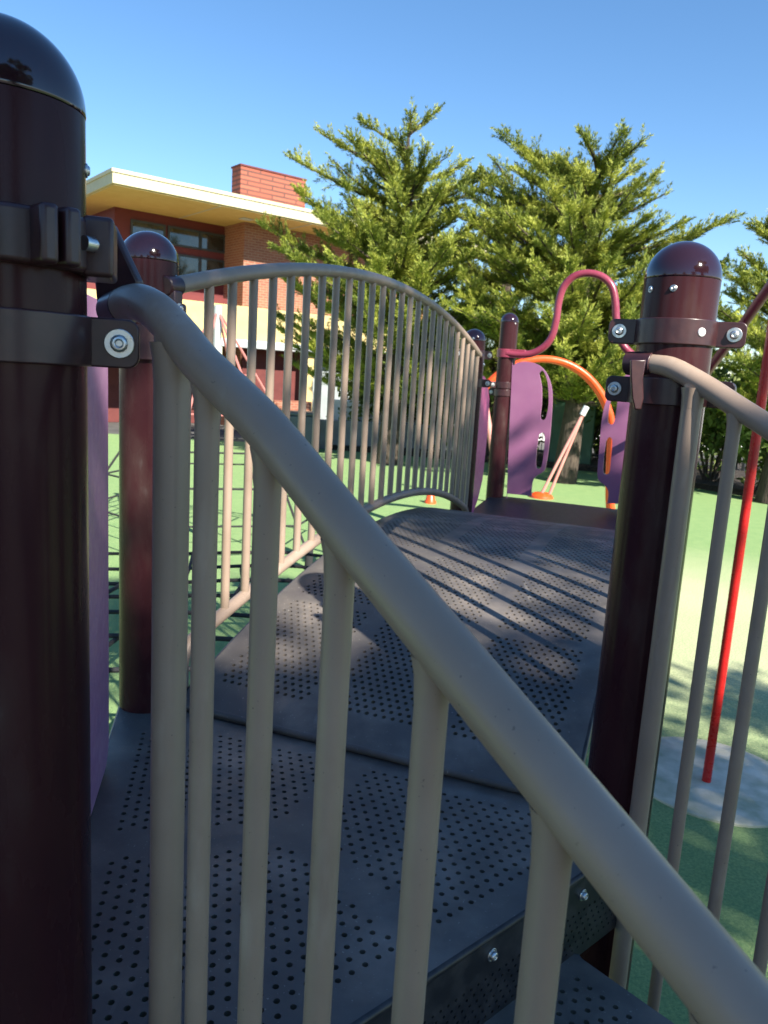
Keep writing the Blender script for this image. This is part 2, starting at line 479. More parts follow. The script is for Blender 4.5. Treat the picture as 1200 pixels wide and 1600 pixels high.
mb = MB(); mb.lathe([(.0058, 0), (.0058, .009), (.004, .012), (0, .012)], V3(NL, zc) + np.array([math.cos(tow + R(41)), math.sin(tow + R(41)), 0]) * (PR + .022), 16, (math.cos(tow + R(125)), math.sin(tow + R(125)), 0))
mb.build("clamp_bolt", M_steel, cast)

# ------------------------------------------------------------------ perforated plates
def perforated(name, poly, ang, pitch, hr, solid, mapf, thick, m, parent, step=None, lat0=(0, 0), up=True):
    """triangular lattice of real holes in a plate; poly convex, mapf(u,v,t)->xyz"""
    poly = np.array(poly, float)
    a1 = np.array([math.cos(ang), math.sin(ang)]) * pitch
    a2 = np.array([math.cos(ang + math.pi / 3), math.sin(ang + math.pi / 3)]) * pitch
    mn, mx = poly.min(0) - pitch, poly.max(0) + pitch
    Minv = np.linalg.inv(np.array([a1, a2]).T)
    cs = [Minv @ (np.array(c) - lat0) for c in ((mn[0], mn[1]), (mn[0], mx[1]), (mx[0], mn[1]), (mx[0], mx[1]))]
    lo = np.floor(np.min(cs, 0)).astype(int); hi = np.ceil(np.max(cs, 0)).astype(int)
    n = len(poly)
    area = sum(poly[i][0] * poly[(i + 1) % n][1] - poly[(i + 1) % n][0] * poly[i][1] for i in range(n))
    if area < 0: poly = poly[::-1]
    def inside(c, marg):
        d = 1e9
        for i in range(n):
            p, q = poly[i], poly[(i + 1) % n]; t = unit(q - p)
            d = min(d, t[0] * (c[1] - p[1]) - t[1] * (c[0] - p[0]))
        return d
    hexr = pitch / math.sqrt(3)
    outer = []
    for k in range(12):
        th = ang + math.pi / 6 * k
        rr = pitch / 2 if k % 2 == 0 else hexr
        outer.append((rr * math.cos(th), rr * math.sin(th)))
    outer = np.array(outer)
    inner = np.array([(hr * math.cos(ang + math.pi / 6 * k), hr * math.sin(ang + math.pi / 6 * k)) for k in range(12)])
    vs = []; fs = []; wall = []
    for i in range(lo[0], hi[0] + 1):
        for j in range(lo[1], hi[1] + 1):
            c = np.array(lat0) + a1 * i + a2 * j
            d = inside(c, 0)
            if d < -pitch: continue
            o = len(vs)
            hole = d > pitch * .75 and not solid(c[0], c[1], d)
            vs += [(c[0] + p[0], c[1] + p[1], 0) for p in outer]
            if hole:
                vs += [(c[0] + p[0], c[1] + p[1], 0) for p in inner]
                vs += [(c[0] + p[0], c[1] + p[1], -thick) for p in inner]
                for k in range(12):
                    k2 = (k + 1) % 12
                    fs.append((o + k, o + k2, o + 12 + k2, o + 12 + k))
                    fs.append((o + 12 + k, o + 12 + k2, o + 24 + k2, o + 24 + k))
            else:
                fs.append(tuple(o + k for k in range(12)))
    me = bpy.data.meshes.new(name); me.from_pydata(vs, [], fs)
    bm = bmesh.new(); bm.from_mesh(me)
    bmesh.ops.remove_doubles(bm, verts=bm.verts, dist=1e-5)
    for i in range(n):
        p, q = poly[i], poly[(i + 1) % n]; t = unit(q - p)
        bmesh.ops.bisect_plane(bm, geom=bm.verts[:] + bm.edges[:] + bm.faces[:], dist=1e-6, plane_co=(p[0], p[1], 0), plane_no=(t[1], -t[0], 0), clear_outer=True)
    for v in bm.verts:
        v.co = Vector(mapf(v.co.x, v.co.y, v.co.z))
    bm.to_mesh(me); bm.free()
    return link(name, me, m, parent, sharp=50)

# --- triangular deck
cen = (ML + RP + NL) / 3
def offs(A, B, d):   # line A-B pushed outward (away from centroid) by d
    t = unit(B - A); nn = np.array([t[1], -t[0]])
    if (A - cen) @ nn < 0: nn = -nn
    return A + nn * d, t, nn
def isect(l1, l2):
    A = np.array([l1[1], -l2[1]]).T
    k = np.linalg.solve(A, l2[0] - l1[0])
    return l1[0] + l1[1] * k[0]
ls, lb, lp = offs(NL, RP, .060), offs(ML, RP, .0), offs(NL, ML, .058)
def cut(corner_post, la, lb_):   # two points cutting the corner off just past the post
    dirn = unit(corner_post - cen); q = np.array([-dirn[1], dirn[0]])
    cl_ = (corner_post + dirn * .035, q, dirn)
    return isect(cl_, la), isect(cl_, lb_)
c1 = cut(NL, lp, ls); c2 = cut(RP, ls, lb); c3 = cut(ML, lb, lp)
dpoly = [c1[0], c1[1], c2[0], c2[1], c3[0], c3[1]]
deck = thing("triangular_deck", V3(cen, 0), "dark perforated triangular deck between three maroon posts in front of the bridge", "deck")
bands = [lp, ls, lb]
def dsolid(x, y, d):
    c = np.array([x, y])
    if d < .052: return True
    for P in (NL, ML, RP):
        if np.linalg.norm(c - P) < .15: return True
    for l in bands:
        rel = c - cen
        if rel @ l[2] > -.02 and abs(rel @ l[1]) < .034: return True
    return np.linalg.norm(c - cen) < .04
perforated("deck_plate", dpoly, R(41.5), .0247, .0048, dsolid, lambda u, v, t: (u, v, ZD + t), .012, M_deck, deck, lat0=(-.0070, 1.0657))
# turned-down lip and flange along each edge
for (l, A, B) in ((ls, c1[1], c2[0]), (lb, c2[1], c3[0]), (lp, c3[1], c1[0])):
    m_ = MB(); nn = V3(l[2], 0)
    m_.tube([V3(A, ZD - .007), V3(B, ZD - .007)], .007, 14)
    if l is not ls:
        m_.prism([V3(A, ZD - .008), V3(B, ZD - .008), V3(B, ZD - .13), V3(A, ZD - .13)], -nn * .005)
    m_.build("edge_lip", M_lip, deck)
A, B = c1[1], c2[0]; Ls = np.linalg.norm(B - A); ts = unit(B - A)
ZS = H - .99
def rmap(u, v, t): return V3(A + ts * u + ls[2] * (.003 + t), ZD - .008 + v)
rh = (ZD - .008) - (ZS - .012)
perforated("riser_plate", [(0, 0), (Ls, 0), (Ls, -rh), (0, -rh)], 0, .0165, .0026, lambda x, y, d: d < .02 or y > -.068, rmap, .004, M_lip, deck, lat0=(.004, -.085))
for q in ((768, 1491), (910, 1398), (560, 1640)):
    p = onplane(*q, A + ls[2] * .003, ts)
    bolt(deck, p, V3(ls[2], 0), .0075, .0105)

# --- steps
stairs = thing("stair_flight", V3(A + ts * .55 + sd * .9, 0), "dark perforated stair flight below the near edge of the triangular deck", "stairs")
e0 = np.array([.007, .876])
for k in range(5):
    zk = ZS - .165 * k
    d0 = .004 + .27 * k
    def tmap(u, v, t, d0=d0, zk=zk): return V3(e0 + ts * u + ls[2] * (d0 + v), zk + t)
    poly = [(-.19, 0), (.506, 0), (.506, .285), (-.19, .285)]
    perforated("tread", poly, math.pi / 6, .0247, .0048, lambda x, y, d: d < .035, tmap, .012, M_deck, stairs, lat0=(.01, .05))
    m_ = MB()
    P0, P1 = e0 + ts * -.19 + ls[2] * (d0 + .285), e0 + ts * .506 + ls[2] * (d0 + .285)
    m_.tube([V3(P0, zk - .006), V3(P1, zk - .006)], .006, 12)
    m_.prism([V3(P0, zk - .008), V3(P1, zk - .008), V3(P1, zk - .15), V3(P0, zk - .15)], V3(-ls[2] * .004, 0))
    m_.build("riser", M_lip, stairs)
for u in (-.196, .512):
    m_ = MB(); Q = e0 + ts * u
    m_.prism([V3(Q, ZS - .004), V3(Q + ls[2] * 1.36, ZS - .70), V3(Q + ls[2] * 1.36, max(.0, ZS - .95)), V3(Q, ZS - .22)], V3(ts * (.006 if u > 0 else -.006), 0))
    m_.build("stringer", M_lip, stairs)

# ------------------------------------------------------------------ bridge
Lb = np.linalg.norm(FL - ML)
trq = np.array([(.043, .174), (.207, .213), (.456, .262), (.771, .308), (1.19, .332), (1.61, .331), (2.096, .271), (2.536, .178)])
brq = np.array([(.214, -.664), (.284, -.640), (.556, -.600), (.8, -.553), (1.211, -.506), (1.373, -.494), (1.557, -.494), (1.846, -.521), (2.181, -.571), (2.46, -.636)])
ct = np.polyfit(trq[:, 0], trq[:, 1], 4); cb_ = np.polyfit(brq[:, 0], brq[:, 1], 3)
ztop = lambda q: H + np.polyval(ct, q)
zbot = lambda q: H + np.polyval(cb_, q)
def zdeck(q):
    return H - .556 - (q - 1.38) ** 2 / 7.35
bridge = thing("arched_bridge", V3(ML + bd * Lb / 2 + nb * WB / 2, 0), "dark perforated arched bridge deck with streaks of railing shadow", "bridge")
q0, q1, o0, o1 = .012, Lb - .07, .085, WB - .085
def bsolid(u, v, d):
    if d < .055 or u < .095 or u > Lb - .16: return True
    vv = (v - o0) / (o1 - o0)
    for c in (.345, .665):
        if abs(vv - c) < .026: return True
    return ((u - .06) % .46) > .42
def bmap(u, v, t):
    z = zdeck(u); s = -(u - 1.38) / 3.85
    nx, nz = -s, 1.0
    return V3(ML + bd * (u + nx * t) + nb * v, z + t * nz)
perforated("bridge_plate", [(q0, o0), (q1, o0), (q1, o1), (q0, o1)], math.pi / 2 - R(0), .0215, .0052, bsolid, bmap, .012, M_deck, bridge, lat0=(.03, .2))
for v in (o0, o1):
    m_ = MB(); qs = np.linspace(q0, q1, 40)
    pts = [V3(ML + bd * q + nb * v, zdeck(q) - .008) for q in qs]
    m_.tube(pts, .008, 12)
    for i in range(len(qs) - 1):
        a_, b_ = pts[i], pts[i + 1]; dn = np.array([0, 0, -.09]); th = V3(nb * .005 * (1 if v == o0 else -1), 0)
        m_.prism([a_, b_, b_ + dn, a_ + dn], th)
    m_.build("side_flange", M_lip, bridge)
for q in (q0, q1):
    m_ = MB(); P0, P1 = ML + bd * q + nb * o0, ML + bd * q + nb * o1; z = zdeck(q)
    m_.tube([V3(P0, z - .009), V3(P1, z - .009)], .009, 14)
    m_.prism([V3(P0, z - .01), V3(P1, z - .01), V3(P1, z - .10), V3(P0, z - .10)], V3(bd * (.005 if q == q0 else -.005), 0))
    m_.build("end_lip", M_deck, bridge)

def bridge_rail(o, label, far, qs0=-.01):
    t = thing("bridge_railing", V3(ML + bd * Lb / 2 + nb * o, 0), label, "railing", "arched bridge railings")
    f = lambda q, z: V3(ML + bd * q + nb * o, z)
    qs = np.linspace(qs0, Lb - .075, 60)
    MB().tube([f(q, ztop(q)) for q in qs], .0195, 20).build("top_rail", M_rail, t)
    qb = np.linspace(.11, Lb - .16, 50)
    pts = [f(q, zbot(q)) for q in qb]
    hook = lambda q, s: [f(q + s * .035, zbot(q) - .02), f(q + s * .05, zbot(q) - .05), f(q + s * .05, zbot(q) - .12)]
    pts = hook(qb[0], -1)[::-1] + pts + hook(qb[-1], 1)
    MB().tube(spline(pts, 3), .0175, 18).build("bottom_rail", M_rail, t)
    s = .1003
    q = .146
    while q < Lb - .12:
        MB().cyl(f(q, zbot(q)), f(q, ztop(q) - .004), .0118, 14).build("baluster", M_rail, t)
        q += s
    # end brackets
    for q, P in ((-.005, ML), (Lb - .085, FL))[(1 if qs0 > 0 else 0):]:
        m_ = MB(); m_.cyl(f(q - .02, ztop(q)), f(q + .03, ztop(q + .02)), .0225, 20)
        m_.box(f(q, ztop(q) - .045), (.03, .05, .075), (V3(bd, 0), V3(nb, 0), (0, 0, 1)))
        b_ = m_.build("rail_bracket", M_clamp, t, bevel=.004)
        bolt(b_, f(q - .0, ztop(q) - .045) + V3(nb * .025, 0), V3(nb, 0), .007, .011)
    return t
bridge_rail(.06, "tan arched railing with vertical bars along the left side of the bridge", FL)
bridge_rail(WB - .005, "tan arched railing along the right side of the bridge, behind the post with two screws", FR, .066)

# ------------------------------------------------------------------ stair railings
def stair_rail(P, label, path, bal, slope_from, zdrop, first_r, n_bal, sgn, length):
    t = thing("stair_railing", V3(P + sd * .4, 0), label, "railing", "stair railings")
    f = lambda q, z: V3(P + sd * q, z + H)
    pts = [f(*p) for p in path]
    q_, z_ = path[-1]
    pts.append(f(length, z_ - .56 * (length - q_)))
    pth = spline(pts, 10)
    MB().tube(pth, .0178, 28).build("handrail", M_rail, t)
    qq = (pth[:, :2] - P) @ sd
    zr = lambda q: float(np.interp(q, qq, pth[:, 2]))
    zl = lambda q: max(.06, zr(q) - zdrop)
    for i, q in enumerate(bal):
        r = first_r if i == 0 else .0107
        zb = zl(q)
        m_ = MB(); m_.cyl(f(q, zb - H), f(q, zr(q) - .006 - H), r, 24)
        # weld fillet under the rail
        m_.lathe([(r + .0003, -.030 - r), (r + .0012, -.018 - r * .6), (r + .004, -.008 - r * .3)], f(q, zr(q) - H), 24)
        m_.build("end_upright" if i == 0 else "baluster", M_rail, t)
    qs = np.linspace(bal[0], bal[-1], 30)
    MB().tube([f(q, zl(q) - H) for q in qs], .0165, 20).build("bottom_rail", M_rail, t)
    return t, f, zr
b2 = np.array([-.2357 * .655, .655])
lpath = [(-.178, .0505), (-.155, .0535), (-.13, .0525), (-.093, .042), (-.05, .021), (-.01, -.001), (.086, -.043), (.202, -.107), (.323, -.173), (.432, -.233)]
sl_, f_, zr_ = stair_rail(b2, "big tan stair handrail with bars crossing the whole foreground", lpath, [-.066, 0, .0965, .1905, .286, .382, .478, .574, .67, .766], 0, .82, .0167, 9, 1, .84)
# bracket: gusset plate, sleeve
m_ = MB()
gp = [(163, 344), (173, 350), (216, 440), (205, 470), (180, 487), (150, 473), (147, 440), (160, 400)]
m_.prism([atY(x, y, .80) for x, y in gp], (.003, .012, 0))
MB().cyl(f_(-.200, .047), f_(-.170, .0515), .0182, 24).build("rail_sleeve", M_clamp, sl_)
br = m_.build("rail_bracket", M_clamp, sl_, bevel=.0025)
v1 = np.array([.386 * 1.3, 1.3])
rpath = [(-.12, .046), (-.08, .0465), (-.045, .041), (-.01, .027), (.03, .008), (.074, -.0155), (.127, -.043), (.25, -.11), (.4, -.194)]
sr_, f2, zr2 = stair_rail(v1, "tan stair handrail at the right, sunlit on top, fixed to the post with ears", rpath, [0, .075, .156, .240, .324, .408, .492, .576, .66, .744], 0, 1.17, .0167, 9, 1, .82)
MB().cyl(f2(-.128, .046), f2(-.078, .0465), .0205, 24).build("rail_sleeve", M_clamp, sr_, bevel=.001)
m_ = MB()
gp = [(986, 562), (1010, 562), (1005, 592), (1006, 622), (1002, 640), (992, 640), (988, 622), (986, 592)]
m_.prism([atY(x, y, 1.315) for x, y in gp], (.002, .014, 0))
m_.build("rail_bracket", M_clamp, sr_, bevel=.002)

# ------------------------------------------------------------------ purple panel beside the near deck
def panel(name, P, d, pts, thick, holes, m, label, grp, base=None):
    """outline in (u,z) on the vertical plane through P along d, with slots cut through"""
    t3 = V3(np.array([d[1], -d[0]]), 0) * thick
    bm = bmesh.new()
    def loop(p): return [bm.verts.new(V3(P + d * u, z)) for u, z in p]
    ed = []
    for pl in [pts] + holes:
        vs = loop(pl)
        ed += [bm.edges.new((vs[i], vs[(i + 1) % len(vs)])) for i in range(len(vs))]
    bmesh.ops.triangle_fill(bm, use_beauty=True, use_dissolve=False, edges=ed)
    r = bmesh.ops.extrude_face_region(bm, geom=bm.faces[:])
    bmesh.ops.translate(bm, vec=Vector(t3), verts=[v for v in r['geom'] if isinstance(v, bmesh.types.BMVert)])
    bmesh.ops.recalc_face_normals(bm, faces=bm.faces)
    me = bpy.data.meshes.new(name); bm.to_mesh(me); bm.free()
    o = link(name, me, m, None, bevel=.004 if thick < .03 else .006, seg=2, sharp=35)
    return tag(o, label, "panel", grp)
def rrect(u0, u1, z0, z1, r, n=6):
    out = []
    for cx, cz, a0 in ((u1 - r, z1 - r, 0), (u0 + r, z1 - r, 90), (u0 + r, z0 + r, 180), (u1 - r, z0 + r, 270)):
        for k in range(n + 1):
            a = R(a0 + 90 * k / n); out.append((cx + r * math.cos(a), cz + r * math.sin(a)))
    return out
dl = unit(ML - NL)
nl_out = np.array([-dl[1], dl[0]])
Pp = NL + nl_out * .066
panel("edge_panel", Pp, dl, rrect(.07, .865, ZD + .004, H + .10, .06), .02, [], M_palepurple,
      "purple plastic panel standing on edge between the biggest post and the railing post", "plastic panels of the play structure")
dp = nb
def closed(p, n=4):
    return [tuple(q) for q in spline(list(p) + [p[0]], n)[:-1]]
def local(px, py, P, d, Y=None):
    X = onplane(px, py, P, d); return float((X[:2] - P) @ d), float(X[2])
Pf = P5 - bd * .02
uz = lambda x, y: local(x, y, Pf, dp)
out1 = [uz(*q) for q in ((802, 572), (812, 566), (830, 566), (846, 573), (857, 588), (863, 610), (863, 640), (859, 690), (854, 725), (850, 736), (838, 744), (833, 752), (831, 768), (831, 774), (827, 774), (797, 771), (793, 771), (793, 767), (801, 577))]
h1 = [uz(*q) for q in ((843, 584), (848, 579), (853, 586), (857, 602), (858, 630), (854, 652), (849, 656), (845, 652), (847, 630), (847, 605))]
h2 = [uz(*q) for q in ((842, 680), (847, 676), (852, 680), (850, 710), (847, 728), (842, 732), (838, 728), (839, 705))]
panel("slotted_panel", Pf, dp, closed(out1), .022, [closed(h1), closed(h2)], M_purple, "purple slotted panel fixed to the tall brown post, at the left of the far opening", "plastic panels of the play structure")
out2 = [uz(*q) for q in ((940, 660), (945, 635), (955, 610), (970, 592), (988, 582), (1010, 582), (1036, 586), (1040, 590), (1040, 785), (1040, 790), (1036, 790), (954, 786), (950, 786), (950, 782), (951, 768), (946, 758), (936, 750), (934, 735), (937, 700))]
h3 = [uz(*q) for q in ((952, 640), (956, 620), (963, 610), (966, 618), (962, 650), (958, 662), (952, 662), (950, 655))]
h4 = [uz(*q) for q in ((947, 690), (952, 683), (957, 688), (955, 715), (953, 736), (948, 741), (943, 737), (944, 715))]
panel("slotted_panel", Pf, dp, closed(out2), .022, [closed(h3), closed(h4)], M_purple, "purple slotted panel half hidden behind the post with the eared collar", "plastic panels of the play structure")
Pm = FL + nb * .05
fd = unit(P5 - FL)
panel("side_panel", FL + np.array([fd[1], -fd[0]]) * -.02, fd, [(.12, ZD + .02), (.34, ZD + .0), (.5, ZD + .08), (.62, ZD + .2), (.66, ZD + .5), (.62, ZD + .72), (.5, ZD + .83), (.36, ZD + .86), (.22, ZD + .82), (.12, ZD + .72)], .03, [], M_magenta,
      "magenta plastic panel seen edge on between the two far posts", "plastic panels of the play structure")

# ------------------------------------------------------------------ far deck
fdk = thing("far_deck", V3((FL + FR + P4 + P5) / 4, 0), "dark flat deck beyond the crest of the bridge", "deck")
fa = FL - bd * .065 + nb * -.03; fb = FR - bd * .065 + nb * .03
fc = P4 + bd * .05 + nb * .03; fe = P5 + bd * .05 - nb * .03
MB().prism([V3(fa, ZD), V3(fb, ZD), V3(fc, ZD), V3(fe, ZD)], (0, 0, -.012)).build("deck_plate", M_lip, fdk)
m_ = MB()
for a_, b_ in ((fa, fb), (fb, fc), (fc, fe), (fe, fa)):
    m_.tube([V3(a_, ZD - .008), V3(b_, ZD - .008)], .009, 12)
    m_.prism([V3(a_, ZD - .013), V3(b_, ZD - .013), V3(b_, ZD - .14), V3(a_, ZD - .14)], V3(unit((fa + fc) / 2 - (a_ + b_) / 2) * .006, 0))
m_.build("edge_lip", M_lip, fdk)

# looped bars
def loopbar(pts, r, label, P, d, ends=True):
    t = thing("looped_bar", V3(P, 1.0), label, "bar", "looped raspberry bars")
    MB().tube(spline(pts, 8), r, 16).build("bar", M_bar, t)
    return t
Pl = P5 - bd * .05
lp_px = [(792, 552), (812, 554), (832, 552), (850, 542), (862, 526), (869, 500), (873, 472), (881, 448), (897, 432), (918, 427), (940, 432), (955, 446), (961, 468), (963, 500), (968, 528), (980, 547), (1000, 560), (1040, 566)]
lb1 = loopbar([onplane(x, y, Pl, dp) for x, y in lp_px], .025, "raspberry pipe bent into a tall loop above the opening between the purple panels", P5, dp)
m_ = MB().lathe([(PR + .001, -.03), (PR + .009, -.03), (PR + .009, .03), (PR + .001, .03)], V3(P5, onplane(790, 552, Pl, dp)[2]), 32)
m_.box(onplane(808, 553, Pl, dp), (.12, .03, .06), (V3(dp, 0), V3(bd, 0), (0, 0, 1)))
m_.build("bar_clamp", M_bar, lb1, bevel=.004)
P4b = P4 + np.array([.0, -.05])
pts2 = [atY(x, y, Y) for x, y, Y in ((1062, 640, 5.0), (1085, 610, 4.75), (1112, 572, 4.5), (1150, 522, 4.2), (1200, 452, 3.9), (1230, 415, 3.8), (1265, 400, 3.7), (1300, 415, 3.6), (1330, 470, 3.5), (1350, 560, 3.5))]
loopbar(pts2, .026, "raspberry pipe rising to the right edge of the picture behind the post with ears", P4, dp)

# orange arch beyond the far deck
Ya = 9.0
arc = thing("orange_arch", V3((atY(835, 690, Ya)[0], Ya), 0), "orange arched climbing bar beyond the opening in the far deck", "arch")
cx, cz = atY(842, 692, Ya)[0], atY(835, 692, Ya)[2]
ax_, az_ = (atY(957, 700, Ya)[0] - cx), atY(838, 560, Ya)[2] - cz
pts = [(cx - ax_, Ya, 0), (cx - ax_, Ya, cz * .5)] + [(cx - ax_ * math.cos(a), Ya, cz + az_ * math.sin(a)) for a in np.linspace(0, math.pi, 24)] + [(cx + ax_ * 1.06, Ya, cz * .5), (cx + ax_ * 1.2, Ya, 0)]
MB().tube(spline(pts, 3), .040, 16).build("arch_tube", M_orange, arc)
pts = [(x, y + .10, z) for x, y, z in pts]
MB().tube(spline(pts, 3), .040, 16).build("arch_tube", M_orange, arc)
mb = MB()
for k in range(6, len(pts) - 4, 3): mb.cyl(pts[k], (pts[k][0], Ya, pts[k][2]), .014, 8)
mb.build("rung", M_orange, arc)

# leaning twin-bar spinner behind
Yb = 13.0
sp = thing("leaning_spinner", V3(atY(846, 775, Yb)[:2], 0), "pair of faded salmon bars leaning up from a red disc on the turf", "spinner")
b0, t0 = atY(846, 772, Yb), atY(914, 640, Yb)
MB().cyl(b0, t0, .027, 12).build("bar", M_salmon, sp)
MB().cyl(b0 + np.array([.16, .1, 0]), t0 + np.array([.02, .1, -.02]), .027, 12).build("bar", M_salmon, sp)
MB().lathe([(.0, b0[2] + .03), (.12, b0[2] + .025), (.19, b0[2] - .02), (.21, b0[2] - .1), (.20, .02), (.18, 0)], V3(b0[:2], 0), 32).build("base_disc", M_orange, sp)
MB().cyl(t0 - unit(t0 - b0) * .1, t0 + unit(t0 - b0) * .06, .05, 12).build("grip", M_white, sp)
sp2 = thing("leaning_climber", V3(atY(765, 760, 12)[:2], 0), "faded salmon bar leaning behind the tall brown post", "climber")
MB().cyl(V3(atY(786, 760, 12.)[:2], 0), atY(758, 632, 12.), .05, 12).build("bar", M_salmon, sp2)
MB().cyl(V3(atY(740, 760, 12.3)[:2], 0), atY(758, 632, 12.), .05, 12).build("bar", M_salmon, sp2)

# orange ground cone / knob
tg = atZ(672, 786, .0)
kn = thing("ground_marker", V3(tg[:2], 0), "small orange marker on the turf beyond the bridge railing", "marker")
MB().lathe([(.09, 0), (.09, .03), (.07, .06), (.06, .12), (.025, .16), (0, .165)], V3(tg[:2], 0), 24).build("marker_body", M_orange, kn)

# red pole and its pad
pp = atZ(1103, 1225, 0)
pad = MB().lathe([(.43, 0), (.43, .010), (.42, .016), (0, .018)], (pp[0] + .05, pp[1] + .06, 0), 64)
tag(pad.build("concrete_pad", M_conc), "round worn concrete pad set in the turf under the red pole", "pad")
rp = thing("red_pole", V3(pp[:2], 0), "thin bright red vertical pole standing on the round pad", "pole")
MB().tube([V3(pp[:2], .015), V3(pp[:2], 2.9)], .0215, 20).build("pole", M_red, rp)
MB().lathe([(.0225, 0), (.0225, .01), (.012, .022), (0, .024)], V3(pp[:2], 2.9), 20).build("end_cap", M_red, rp)

# rope net climber at the left
Yn = 8.2
nx = atY(338, 600, Yn)[0]
net = thing("net_climber", V3((nx, Yn), 0), "pyramid rope net on a mast with faded red upper ropes, left of the bridge", "climber")
MB().cyl((nx, Yn, 0), (nx, Yn, 2.5), .04, 14).build("mast", M_gutter, net)
top = np.array([nx, Yn, 2.46])
cor = [np.array([nx + 1.5 * math.cos(a), Yn + 1.5 * math.sin(a), .12]) for a in np.linspace(R(20), R(380), 7)[:-1]]
m_r, m_b = MB(), MB()
for i, c in enumerate(cor):
    d2 = cor[(i + 1) % 6]
    m_r.cyl(top * .45 + c * .55, top, .013, 6)
    m_b.cyl(c, top * .45 + c * .55, .013, 6)
    for k, lv in enumerate((.12, .26, .40, .55, .72)):
        (m_b if lv < .45 else m_r).cyl(c * (1 - lv) + top * lv, d2 * (1 - lv) + top * lv, .010, 6)
m_r.build("upper_ropes", M_redrope, net, smooth=False); m_b.build("lower_ropes", M_rope, net, smooth=False)
m_ = MB()
for c in cor: m_.cyl((c[0], c[1], 0), c + np.array([0, 0, .1]), .04, 10)
m_.build("anchors", M_rope, net)["kind"] = "stuff"
# low black net near the bridge
l2 = thing("low_rope_net", (-1.0, 4.4, 0), "low black rope net spread under and left of the bridge", "net")
m_ = MB(); m2 = MB()
for i in range(9):
    a = [(-2.6 + .36 * i, 3.3, .35 + .10 * math.sin(i)), (-2.5 + .36 * i + .2, 4.4, .55), (-2.6 + .36 * i + .1, 5.7, .4 + .1 * math.cos(i * 2))]
    m_.tube(spline(a, 6), .013, 6)
for j in range(7):
    y = 3.3 + .4 * j
    a = [(-2.6, y, .4), (-1.6, y + .12 * math.sin(j), .47), (-.6, y + .1, .5), (.3, y, .4)]
    m_.tube(spline(a, 6), .013, 6)
m_.build("ropes", M_rope, l2, smooth=False)
for x, y in ((-2.6, 3.3), (.3, 3.3), (-2.5, 5.7), (.35, 5.7)): m2.cyl((x, y, 0), (x, y, .5), .04, 12)
m2.build("net_posts", M_salmon, l2)

# ------------------------------------------------------------------ school building
C0 = atY(176, 262, 20.0)
BA = R(38.4)
bld = thing("school_building", (C0[0], C0[1], 0), "two storey red and brick school building with a broad cream roof edge", "building", rz=BA)
def bpart(mb, name, m, parent=bld, **k): return mb.build(name, m, parent, local=True, **k)
bpart(MB().bx(0, 13, 0, 14, 6.15, 6.40), "roof", M_cream)
roof = bpart(MB().bx(-.03, 13.03, -.03, 14, 6.405, 6.49), "roof_edge", M_cream)
bpart(MB().bx(.05, 12.95, .05, 13.9, 6.11, 6.147), "soffit", M_ochre)
bpart(MB().bx(4.05, 4.4, .9, 1.2, 6.09, 6.108), "soffit_vent", M_gutter)
bpart(MB().bx(1.0, 12, 2.8, 13, 3.2, 6.108), "upper_wall", M_redwall)
bpart(MB().bx(4.4, 9.2, 1.5, 2.797, 0, 6.107), "brick_wall", M_brick)
bpart(MB().bx(9.5, 12, 1.9, 2.797, 0, 6.106), "brick_wall", M_brick)
bpart(MB().bx(-2, 4.37, 2.2, 13, 2.5, 3.9), "lower_wall", M_redwall)
bpart(MB().bx(5.1, 7.5, 3.2, 3.8, 6.40, 8.1), "chimney", M_chim)
for (s0, s1) in ((1.51, 2.43), (2.62, 3.54), (3.64, 4.36)):
    for z0, z1 in ((5.36, 5.79), (4.46, 5.03)):
        fr = MB()
        t_ = .06
        fr.bx(s0 - t_, s1 + t_, 2.76, 2.80, z1, z1 + t_); fr.bx(s0 - t_, s1 + t_, 2.76, 2.80, z0 - t_, z0)
        fr.bx(s0 - t_, s0, 2.76, 2.80, z0, z1); fr.bx(s1, s1 + t_, 2.76, 2.80, z0, z1)
        f = bpart(fr, "window", M_frame, smooth=False)
        bpart(MB().bx(s0, s1, 2.775, 2.796, z0, z1), "pane", M_glass, f, smooth=False)
for s0 in (2.9, 5.8, 8.7): bpart(MB().bx(s0, s0 + .025, .06, 2.79, 6.098, 6.1095), "soffit_joint", M_gutter)
bpart(MB().bx(5.07, 7.53, 3.17, 3.83, 8.1, 8.15), "chimney_cap", M_darkred)
# lower canopy and the covered walk under it
bpart(MB().bx(-3, 4.38, .8, 2.19, 2.62, 3.62), "canopy_fascia", M_yellow)
bpart(MB().bx(4.41, 12, .8, 1.49, 2.62, 3.62), "canopy_fascia", M_yellow)
bpart(MB().bx(-3, 12, .62, .79, 2.42, 2.66), "gutter", M_gutter, bevel=.03)
bpart(MB().bx(-3, 4.38, 3.3, 3.5, 0, 2.6), "recess_wall", M_darkred)
bpart(MB().bx(4.41, 9.2, 1.42, 1.495, 0, 2.6), "recess_wall", M_darkred)
for s0 in (6.3, 9.1): bpart(MB().bx(s0, s0 + .32, .85, 1.15, 0, 2.6), "column", M_yellow)
for s0 in (6.85, 7.75):
    d_ = bpart(MB().bx(s0, s0 + .85, 1.34, 1.418, 0.02, 2.3), "door", M_door)
    bpart(MB().bx(s0 + .12, s0 + .4, 1.325, 1.339, .35, .75), "door_grille", M_white, d_)
bpart(MB().bx(4.7, 6.0, -.1, .5, 0, .95), "brick_planter", M_brick)

